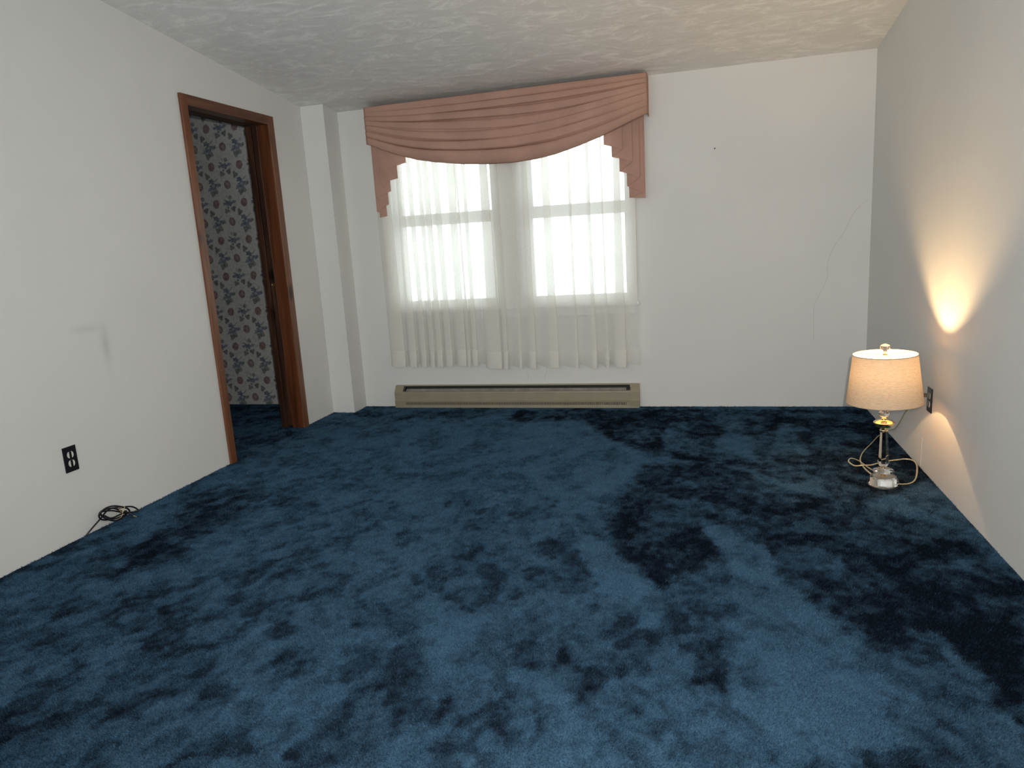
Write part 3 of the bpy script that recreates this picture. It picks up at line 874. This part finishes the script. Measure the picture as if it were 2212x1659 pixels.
# ------------------------------------------------------------------ swag valance
def valance():
    YF = 4.845
    root = empty('swag_valance', (1.42, D, 2.17))
    tag(root, 'dusty pink swag valance with stepped side tails over the window', 'valance')
    bx = [0.450, 0.478, 0.579, 0.679, 0.814, 0.948, 1.147, 1.343, 1.504, 1.663, 1.789, 1.944, 2.097, 2.217, 2.305, 2.372, 2.388]
    bz = [1.919, 1.911, 1.866, 1.827, 1.785, 1.757, 1.728, 1.712, 1.708, 1.718, 1.737, 1.776, 1.823, 1.869, 1.905, 1.929, 1.932]
    U = 120; NF = 7; PER = 14
    fr = [0.0, 0.115, 0.235, 0.365, 0.50, 0.645, 0.80, 1.0]
    r = random.Random(4)
    amp = [r.uniform(0.85, 1.25) for _ in range(NF)]
    ph = [r.uniform(0, 6.28) for _ in range(NF)]
    amp[0] = 0.45; amp[6] = 1.25; ph[6] = 0
    v, f = [], []
    rows = NF*PER
    for j in range(rows + 1):
        k = min(j // PER, NF - 1); s = (j - k*PER)/PER
        w = fr[k] + (fr[k+1] - fr[k])*s
        for i in range(U + 1):
            u = i/U
            x = 0.452 + (2.388 - 0.452)*u
            zt_ = 2.163 + 0.014*u
            zb_ = float(np.interp(x, bx, bz))
            mid = math.sin(math.pi*u)
            # folds drift a little from end to end
            wq = w + 0.018*math.sin(math.pi*w)*math.sin(2*math.pi*u + 1.3*k)
            z = zt_ - (zt_ - zb_)*wq
            A = (0.006 + 0.021*mid**0.6)*amp[k]*(0.8 + 0.3*math.sin(3.0*u + ph[k]))
            prof = math.sin(math.pi*min(1.0, s**0.75))**0.5 if 0 < s < 1 else 0.0
            y = YF - A*prof - 0.006*mid
            # each fold rolls slightly over the one below
            z -= 0.017*mid**0.6*math.sin(math.pi*s)**2*amp[k]*(1 if k < 6 else 0.2)
            v.append((x, y, z))
    n = U + 1
    for j in range(rows):
        for i in range(U):
            f.append((j*n+i, j*n+i+1, (j+1)*n+i+1, (j+1)*n+i))
    mb = MB(); mb.add(v, f)
    sw = mb.build('swag', M_PINK, root, smooth=True, angle=60)
    so = sw.modifiers.new('thick', 'SOLIDIFY'); so.thickness = 0.0014; so.offset = 0
    # plain returns to the wall and the mounting board
    for xa, zt_, zb_ in ((0.452, 2.163, 1.920), (2.386, 2.177, 1.933)):
        MB().box((xa, YF + 0.001, zb_), (xa + 0.002, D - 0.001, zt_)).build('side_return', M_PINK, root)
    MB().box((0.456, YF + 0.004, 2.148), (2.384, D - 0.001, 2.163)).build('mounting_board', plain('pine_board', (0.35, 0.25, 0.15), 0.6, noise=0.1), root)
    # cascade tails: one sheet folded to and fro, its hem stepping down
    def tail(path, ztop, y0, dy):
        pts = []
        m_ = len(path)
        yk = [y0 + dy*(i*0.5) + (0.0 if i % 2 else 0.010) for i in range(m_)]
        for i in range(m_ - 1):
            (xa, za), (xb, zb_) = path[i], path[i+1]
            for k in range(7):
                t = k/7
                yy = yk[i] + (yk[i+1] - yk[i])*(t if i % 2 else t**1.6)
                pts.append((xa + (xb-xa)*t, yy - 0.003*math.sin(math.pi*t), za + (zb_-za)*t))
        pts.append((path[-1][0], yk[-1], path[-1][1]))
        v, f = [], []
        R = 6
        for x, y, z in pts:
            for j in range(R + 1):
                t = j/R
                v.append((x, y + 0.003*(1-t), ztop + (z - ztop)*t))
        for i in range(len(pts) - 1):
            for j in range(R):
                f.append((i*(R+1)+j, (i+1)*(R+1)+j, (i+1)*(R+1)+j+1, i*(R+1)+j+1))
        mb = MB(); mb.add(v, f)
        o = mb.build('cascade_tail', M_PINK, root, smooth=True, angle=50)
        return o
    tail([(2.104,1.772),(2.222,1.734),(2.152,1.692),(2.285,1.655),(2.199,1.598),(2.329,1.556),(2.244,1.502),(2.353,1.459),(2.256,1.428),(2.362,1.421)], 2.145, 4.859, 0.0095)
    tail([(0.723,1.775),(0.586,1.747),(0.648,1.676),(0.520,1.652),(0.584,1.593),(0.470,1.564),(0.555,1.506),(0.458,1.461),(0.529,1.424),(0.474,1.417)], 2.145, 4.859, 0.0095)
    for o in root.children:
        o.location = -root.location
    return root
valance()

# ------------------------------------------------------------------ baseboard heater
def heater():
    x0, x1 = 0.447, 2.285
    root = empty('baseboard_heater', (1.366, D, 0.0))
    tag(root, 'long tan metal electric baseboard heater under the window', 'heater')
    yb = D - 0.001
    mb = MB().box((x0 + 0.004, yb - 0.004, 0.006), (x1 - 0.004, yb, 0.168))
    mb.build('back_panel', M_DARKIN, root)
    # hood: lip that turns down at the front
    mb = MB().prism_x([(yb, 0.169), (yb - 0.022, 0.1675), (yb - 0.024, 0.163), (yb - 0.0225, 0.163), (yb - 0.020, 0.1655), (yb, 0.1668)], x0, x1)
    mb.build('top_hood', M_TAN, root)
    # front panel, its face broken by a shallow crease and kicked in at the foot
    yf = yb - 0.058
    prof = [(yf + 0.002, 0.124), (yf, 0.118), (yf - 0.002, 0.064), (yf - 0.006, 0.060), (yf - 0.004, 0.046),
            (yf - 0.002, 0.046), (yf - 0.003, 0.058), (yf + 0.001, 0.063), (yf + 0.003, 0.117), (yf + 0.006, 0.122), (yf + 0.018, 0.126), (yf + 0.018, 0.128)]
    mb = MB().prism_x(prof, x0 + 0.004, x1 - 0.004)
    mb.build('front_panel', M_TAN, root)
    # sill rail below the intake slots
    MB().prism_x([(yf - 0.002, 0.026), (yf - 0.004, 0.004), (yf + 0.05, 0.004), (yf + 0.05, 0.008), (yf, 0.010), (yf + 0.001, 0.026)], x0 + 0.004, x1 - 0.004).build('foot_rail', M_TAN, root)
    # grille bars between the slots
    mb = MB()
    n = 168
    xa, xb = x0 + 0.085, x1 - 0.088
    for k in range(n + 1):
        x = xa + (xb - xa)*k/n
        mb.box((x - 0.0028, yf - 0.0035, 0.025), (x + 0.0028, yf - 0.0015, 0.047))
    g = mb.build('intake_grille', M_TAN, root)
    g['kind'] = 'stuff'
    for a, b in ((x0 + 0.004, xa), (xb, x1 - 0.004)):
        MB().box((a, yf - 0.0036, 0.024), (b, yf - 0.0014, 0.048)).build('grille_end', M_TAN, root)
    # deflector plate seen through the outlet slot
    mb = MB().prism_x([(yb - 0.052, 0.127), (yb - 0.028, 0.1435), (yb - 0.027, 0.142), (yb - 0.050, 0.125)], x0 + 0.09, x1 - 0.09)
    df = mb.build('heat_deflector', plain('dull_galvanised', (0.25, 0.235, 0.205), 0.5, 0.1, noise=0.25, nscale=18), root)
    df['label'] = 'dull grey deflector plate inside the top slot'
    # finned element
    mb = MB()
    for k in range(26):
        x = xb - 0.02 - 0.30*k/25
        mb.box((x - 0.0006, yb - 0.048, 0.022), (x + 0.0006, yb - 0.012, 0.085))
    e = mb.build('heating_fins', M_STEEL, root)
    e['kind'] = 'stuff'; e['label'] = 'silver heating fins behind the slots'
    MB().tube([(xa, yb - 0.03, 0.055), (xb, yb - 0.03, 0.055)], 0.006, 8).build('heating_element', M_DARKIN, root)
    for a, b in ((x0, x0 + 0.066), (x1 - 0.066, x1)):
        MB().prism_x([(yb, 0.005), (yf - 0.0025, 0.005), (yf - 0.0065, 0.058), (yf - 0.0025, 0.064), (yf - 0.0005, 0.121), (yb - 0.024, 0.1625), (yb, 0.1655)], a, b).build('end_cap', M_TAN, root, bevel=0.001)
    for x in (x0 + 0.070, x1 - 0.076):
        MB().box((x + 0.012, yf + 0.004, 0.128), (x + 0.015, yb - 0.004, 0.150)).build('bracket', M_DARKIN, root)
    for o in root.children:
        o.location = -root.location
heater()

# ------------------------------------------------------------------ outlets
def outlet(x, y, z, nx, label):
    root = empty('power_outlet', (x, y, z))
    tag(root, label, 'outlet', 'black wall outlets')
    def rounded(w, h, r, n=5):
        p = []
        for cx, cy, a0 in ((w-r, h-r, 0), (-w+r, h-r, 90), (-w+r, -h+r, 180), (w-r, -h+r, 270)):
            for k in range(n+1):
                a = math.radians(a0 + 90*k/n); p.append((cx + r*math.cos(a), cy + r*math.sin(a)))
        return p
    def slab(prof, d0, d1, name, mat, parent, cy=0, cz_=0, label=None):
        mb = MB()
        n = len(prof)
        v = [(nx*d0, a + cy, b + cz_) for a, b in prof] + [(nx*d1, a + cy, b + cz_) for a, b in prof]
        f = [tuple(range(n)), tuple(range(n, 2*n))] + [(i, (i+1) % n, n+(i+1) % n, n+i) for i in range(n)]
        mb.add(v, f)
        o = mb.build(name, mat, parent)
        if label: o['label'] = label
        return o
    pl = slab(rounded(0.0350, 0.0572, 0.002), 0.0, 0.0045, 'cover_plate', M_BLACK, root)
    b = pl.modifiers.new('bevel', 'BEVEL'); b.width = 0.002; b.segments = 2; b.limit_method = 'ANGLE'
    for s in (1, -1):
        oval = [(0.0165*math.cos(a)*min(1, 1.12), max(-0.0142, min(0.0142, 0.0172*math.sin(a)))) for a in np.linspace(0, 2*math.pi, 33)[:-1]]
        rc = slab(oval, 0.0040, 0.0060, 'receptacle', M_IVORY, root, 0, s*0.0195, 'ivory receptacle face')
        # dark slotted centre
        slab(rounded(0.0058, 0.0143, 0.002), 0.0055, 0.0064, 'contact_strip', M_BLACK, rc, 0, s*0.0195, 'black strip with the contact slots')
        for t in (-1, 1):
            slab([(t*0.0026 - 0.0008, -0.004), (t*0.0026 + 0.0008, -0.004), (t*0.0026 + 0.0008, 0.004), (t*0.0026 - 0.0008, 0.004)], 0.0060, 0.0066, 'slot', M_DARKIN, rc, 0, s*0.0195 + 0.003)
    mb = MB().lathe([(0, 0), (0.003, 0), (0.0026, 0.0012), (0, 0.0016)], 12)
    sc = mb.build('screw', M_BLACK, root, smooth=True)
    sc.rotation_euler = (0, nx*math.radians(90), 0); sc.location = (nx*0.0045, 0, 0)
    return root
outlet(0.0, 2.455, 0.366, 1, 'black duplex outlet with pale sockets on the left wall')
outlet(W, 3.618, 0.360, -1, 'black outlet on the right wall with the lamp plugged in')

# ------------------------------------------------------------------ table lamp
def lamp():
    LX, LY = 3.507, 3.44
    z0 = 0.008
    root = empty('table_lamp', (LX, LY, z0))
    root.rotation_euler.y = -0.024
    tag(root, 'lit crystal table lamp with beige drum shade on carpet', 'lamp')
    def P(prof, name, mat, seg=32, label=None, smooth=True, parent=root, rot=0.0, angle=35):
        o = MB().lathe(prof, seg, rot=rot).build(name, mat, parent, smooth=smooth, angle=angle)
        if label: o['label'] = label
        return o
    P([(0.0, -0.008), (0.063, -0.008), (0.063, -0.0005), (0.0, -0.0005)], 'base_plate', M_STEEL, 40, 'silver plate under the crystal foot')
    P([(0.0, 0.0), (0.0650, 0.0), (0.0675, 0.004), (0.0670, 0.009), (0.056, 0.037), (0.053, 0.0395), (0.020, 0.0402), (0.0, 0.0402)], 'base', M_CRYSTAL, 12, 'thick faceted crystal foot', smooth=True, angle=15)
    P([(0.0, 0.0404), (0.016, 0.0404), (0.017, 0.0425), (0.010, 0.0445), (0.013, 0.0475), (0.0, 0.0475)], 'collar', M_GOLD)
    P([(0.0, 0.0478), (0.020, 0.0478), (0.0425, 0.058), (0.0450, 0.0625), (0.0425, 0.067), (0.018, 0.078), (0.0, 0.078)], 'lower_disc', M_CRYSTAL, 16, 'wide lens-shaped crystal disc', angle=20)
    P([(0.0, 0.0782), (0.007, 0.0782), (0.007, 0.084), (0.012, 0.087), (0.0, 0.087)], 'collar', M_GOLD)
    P([(0.0, 0.0872), (0.019, 0.0872), (0.0252, 0.101), (0.0175, 0.246), (0.0155, 0.249), (0.0, 0.249)], 'column', M_CRYSTAL, 8, 'tapering eight-sided crystal column', smooth=False, rot=0.2)
    P([(0.0, 0.2492), (0.016, 0.2492), (0.0175, 0.253), (0.016, 0.257), (0.010, 0.259), (0.010, 0.264), (0.0, 0.264)], 'collar', M_GOLD)
    P([(0.0, 0.2642), (0.014, 0.2642), (0.036, 0.275), (0.0435, 0.286), (0.044, 0.291), (0.039, 0.297), (0.022, 0.302), (0.014, 0.3045), (0.0, 0.3045)], 'upper_disc', M_GOLD, 40, 'shiny gold disc with a crystal rim')
    P([(0.0, 0.3047), (0.011, 0.3047), (0.012, 0.309), (0.006, 0.3125), (0.0, 0.3125)], 'collar', M_GOLD)
    n = 14
    P([(0.0222*math.sin(math.pi*k/n) if 0 < k < n else 0.0, 0.3308 - 0.0182*math.cos(math.pi*k/n)) for k in range(n+1)], 'crystal_ball', M_CRYSTAL, 16, angle=10)
    P([(0.0, 0.3492), (0.013, 0.3492), (0.013, 0.355), (0.016, 0.357), (0.016, 0.405), (0.012, 0.412), (0.0, 0.412)], 'socket', M_BRASS)
    # harp, two thin bows up to the spider
    for s in (-1, 1):
        pts = spline([(s*0.016, 0, 0.362), (s*0.040, 0, 0.395), (s*0.050, 0, 0.47), (s*0.038, 0, 0.56), (s*0.010, 0, 0.594), (0, 0, 0.598)], 6)
        MB().tube(pts, 0.0016, 8).build('harp', M_BRASS, root, smooth=True)
    P([(0.0, 0.4122), (0.0125, 0.4122), (0.0145, 0.425), (0.023, 0.444), (0.0285, 0.459), (0.0312, 0.470), (0.0315, 0.480), (0.0, 0.480)], 'bulb_glow_shield', plain('white_glow_shield', (0.8, 0.8, 0.78), 0.4, noise=0.02), 24, 'opaque white collar added under the bulb to dim its downward glow')  # unseen collar added to hold back the bulb's downward light
    P([(0.0, 0.4802), (0.0314, 0.4802), (0.0295, 0.489), (0.022, 0.498), (0.011, 0.504), (0.0, 0.5055)], 'bulb', M_BULB, 24, 'glowing bulb inside the shade')
    # shade: linen drum, wider below, with bound rims and a spider
    zb, zt_, rb, rt = 0.385, 0.600, 0.156, 0.130
    mb = MB()
    seg = 96; R = 10
    v, f = [], []
    for j in range(R + 1):
        t = j/R
        for k in range(seg):
            a = 2*math.pi*k/seg
            r_ = rb + (rt - rb)*t
            v.append((r_*math.cos(a), r_*math.sin(a), zb + (zt_ - zb)*t))
    for j in range(R):
        for k in range(seg):
            f.append((j*seg+k, j*seg+(k+1) % seg, (j+1)*seg+(k+1) % seg, (j+1)*seg+k))
    mb.add(v, f)
    sh = mb.build('lamp_shade', M_SHADE, root, smooth=True)
    sh['label'] = 'beige linen drum shade, glowing warmly'
    def ring(r_, z, rr, name, mat, seg=96):
        prof = [(r_ + rr*math.cos(a), z + rr*1.7*math.sin(a)) for a in np.linspace(0, 2*math.pi, 9)[:-1]]
        return MB().lathe(prof, seg, close=True).build(name, mat, sh, smooth=True, angle=80)
    ring(rb, zb, 0.0014, 'rim', M_SHADE); ring(rt, zt_, 0.0014, 'rim', M_SHADE)
    ring(0.008, 0.598, 0.002, 'spider_ring', M_BRASS, 24)
    for k in range(3):
        a = 2*math.pi*k/3 + 0.5
        MB().tube([(0.008*math.cos(a), 0.008*math.sin(a), 0.598), (0.128*math.cos(a), 0.128*math.sin(a), 0.5985)], 0.0013, 6).build('spider_arm', M_BRASS, sh)
    P([(0.0, 0.598), (0.0045, 0.598), (0.0045, 0.612), (0.009, 0.614), (0.008, 0.618), (0.0, 0.618)], 'finial_stem', M_GOLD)
    P([(0.0, 0.6182), (0.012, 0.620), (0.0215, 0.627), (0.0228, 0.633), (0.018, 0.641), (0.008, 0.646), (0.0, 0.648)], 'finial', M_CRYSTAL, 12, 'crystal finial knob', angle=15)
    # cord: from the plug down the wall, over the carpet in a loose figure and back to the foot
    wx = W - 0.006
    pts = [(W - 0.036, 3.611, 0.3795), (W - 0.052, 3.640, 0.372), (W - 0.046, 3.72, 0.335), (W - 0.018, 3.86, 0.262), (wx - 0.004, 3.977, 0.20), (wx, 4.07, 0.135), (wx, 4.18, 0.065), (wx - 0.01, 4.29, 0.022),
           (3.656, 4.228, 0.012), (3.584, 4.070, 0.012), (3.524, 3.940, 0.012), (3.488, 3.833, 0.012), (3.472, 3.747, 0.013), (3.470, 3.652, 0.014), (3.481, 3.565, 0.014), (3.500, 3.525, 0.013),
           (3.519, 3.530, 0.013), (3.512, 3.575, 0.014), (3.484, 3.645, 0.020), (3.467, 3.732, 0.021), (3.456, 3.795, 0.013), (3.439, 3.814, 0.012), (3.423, 3.782, 0.012), (3.420, 3.744, 0.012), (3.435, 3.690, 0.013), (3.468, 3.676, 0.020),
           (3.507, 3.691, 0.016), (3.55, 3.735, 0.012), (3.607, 3.771, 0.012), (3.651, 3.789, 0.012), (3.685, 3.800, 0.012), (3.710, 3.786, 0.012), (3.717, 3.735, 0.012), (3.696, 3.633, 0.012), (3.655, 3.498, 0.012), (3.620, 3.440, 0.012), (3.585, 3.425, 0.012), (3.562, 3.432, 0.012)]
    pts = [(x - LX, y - LY, z - z0) for x, y, z in pts]
    mtc = plain('clear_gold_cord', (0.50, 0.43, 0.24), 0.25, noise=0.1, spec=0.8)
    cd = MB().tube(spline(pts, 7), 0.0026, 8, 1.5).build('cord', mtc, root, smooth=True)
    cd['label'] = 'clear gold flat cord looping over the carpet'
    mb = MB()
    mb.prism_x([(-0.011, -0.008), (0.011, -0.008), (0.013, 0.0), (0.011, 0.008), (-0.011, 0.008), (-0.013, 0.0)], -0.034, -0.0066)
    pg = mb.build('plug', plain('brown_plug', (0.12, 0.10, 0.06), 0.35, noise=0.1), cd, bevel=0.002)
    pg.location = (W - LX, 3.611 - LY, 0.3795 - z0)
lamp()

# ------------------------------------------------------------------ coiled cable by the left wall
def cable():
    root = empty('cable_bundle', (0.035, 2.62, 0.0))
    tag(root, 'small coil of black cable leaning on the left wall', 'cable')
    def J(p): return (p[0] - 0.035, p[1] - 2.62, p[2])
    S = [(0.012, 2.447, 0.002), (0.020, 2.458, 0.016), (0.027, 2.487, 0.036), (0.030, 2.523, 0.055),
         (0.027, 2.575, 0.078), (0.022, 2.620, 0.074), (0.020, 2.660, 0.058),
         (0.020, 2.690, 0.052), (0.024, 2.722, 0.040), (0.032, 2.741, 0.022), (0.040, 2.735, 0.012)]
    loops = list(S)
    r = random.Random(2)
    # three flattened turns of the coil, tilted: left end up against the wall, right end on the carpet
    for k in range(3):
        a0 = 0.0
        ry = 0.080 + 0.007*(k - 1); rz = 0.027 + 0.010*(k - 1)
        for q in range(1, 9):
            t = 2*math.pi*q/8
            u = math.cos(t)*ry; w = -math.sin(t)*rz
            y = 2.597 + u*0.97 + 0.01*r.uniform(-1, 1); z = 0.055 - u*0.30 + w*0.95 + 0.004*r.uniform(-1, 1)
            z = 0.050 - u*0.30 + (z - 0.050 + u*0.30)*(1 - 0.55*math.exp(-((y - 2.640)/0.02)**2))
            z = max(z, 0.010)
            loops.append((0.030 + 0.007*k + 0.006*math.cos(t + k), y, z))
    loops += [(0.052, 2.670, 0.026), (0.060, 2.678, 0.016), (0.075, 2.672, 0.012)]
    P_ = [J(p) for p in loops]
    MB().tube(spline(P_, 7), 0.0038, 8).build('cable', M_BLACK, root, smooth=True)
    mty = plain('pale_yellow_tie', (0.55, 0.48, 0.22), 0.5, noise=0.1)
    c = Vector((0.036, 2.632, 0.045))
    ring_ = []
    for q in range(17):
        t = 2*math.pi*q/16
        ring_.append(J((c.x + 0.018*math.cos(t), c.y + 0.008*math.sin(t), c.z + 0.024*math.sin(t))))
    MB().tube(ring_, 0.0014, 6).build('twist_tie', mty, root, smooth=True)
    for dy, dz in ((0.018, 0.028), (-0.018, 0.022)):
        MB().tube([J((c.x + 0.018, c.y, c.z)), J((c.x + 0.021, c.y + dy*0.6, c.z + dz*0.5)), J((c.x + 0.018, c.y + dy, c.z + dz))], 0.0013, 6).build('tie_end', mty, root)
    MB().tube([J((0.070, 2.674, 0.012)), J((0.082, 2.670, 0.012)), J((0.087, 2.669, 0.012)), J((0.098, 2.667, 0.012))], [0.0045, 0.0045, 0.0030, 0.0024], 10).build('connector', M_GOLD, root, smooth=True)['label'] = 'small gold connector at the cable end'
cable()

# ------------------------------------------------------------------ small marks on the walls
mb = MB().lathe([(0.0, 0.0), (0.0016, 0.0), (0.0016, 0.012), (0.0046, 0.012), (0.0046, 0.0135), (0.0, 0.0142)], 12)
nail = mb.build('nail', M_BLACK, smooth=True)
nail.rotation_euler = (math.radians(90), 0, 0); nail.location = (2.798, D + 0.004, 1.699)
tag(nail, 'single small dark nail in the bare far wall', 'nail')

def ribbon(pts, wd, name, parent, mat, normal):
    """thin raised line: filler cracked along the plaster"""
    P_ = spline(pts, 5)
    mb = MB()
    mb.tube(P_, wd, 6)
    o = mb.build(name, mat, parent)
    return o
yk = D - 0.0002
ribbon([(3.709, yk, 1.318), (3.631, yk, 1.242), (3.581, yk, 1.135), (3.513, yk, 1.023), (3.486, yk, 0.923), (3.486, yk, 0.847), (3.433, yk, 0.721), (3.414, yk, 0.678), (3.412, yk, 0.583), (3.415, yk, 0.451)], 0.0008, 'plaster_crack', wall_back, M_CRACK, None)
ribbon([(1.478, yk, 0.262), (1.486, yk, 0.226), (1.480, yk, 0.20), (1.473, yk, 0.174)], 0.0010, 'plaster_crack', wall_back, M_CRACK, None)
ribbon([(1.62, yk, 0.285), (1.624, yk, 0.26), (1.612, yk, 0.23), (1.604, yk, 0.203)], 0.0010, 'plaster_crack', wall_back, M_CRACK, None)
ribbon([(W - 0.0002, 3.701, 0.156), (W - 0.0002, 3.706, 0.11), (W - 0.0002, 3.707, 0.062), (W - 0.0002, 3.712, 0.01)], 0.0007, 'paint_drip', wall_right, plain('white_paint_drip', (0.85, 0.85, 0.82), 0.4, noise=0.02), None)
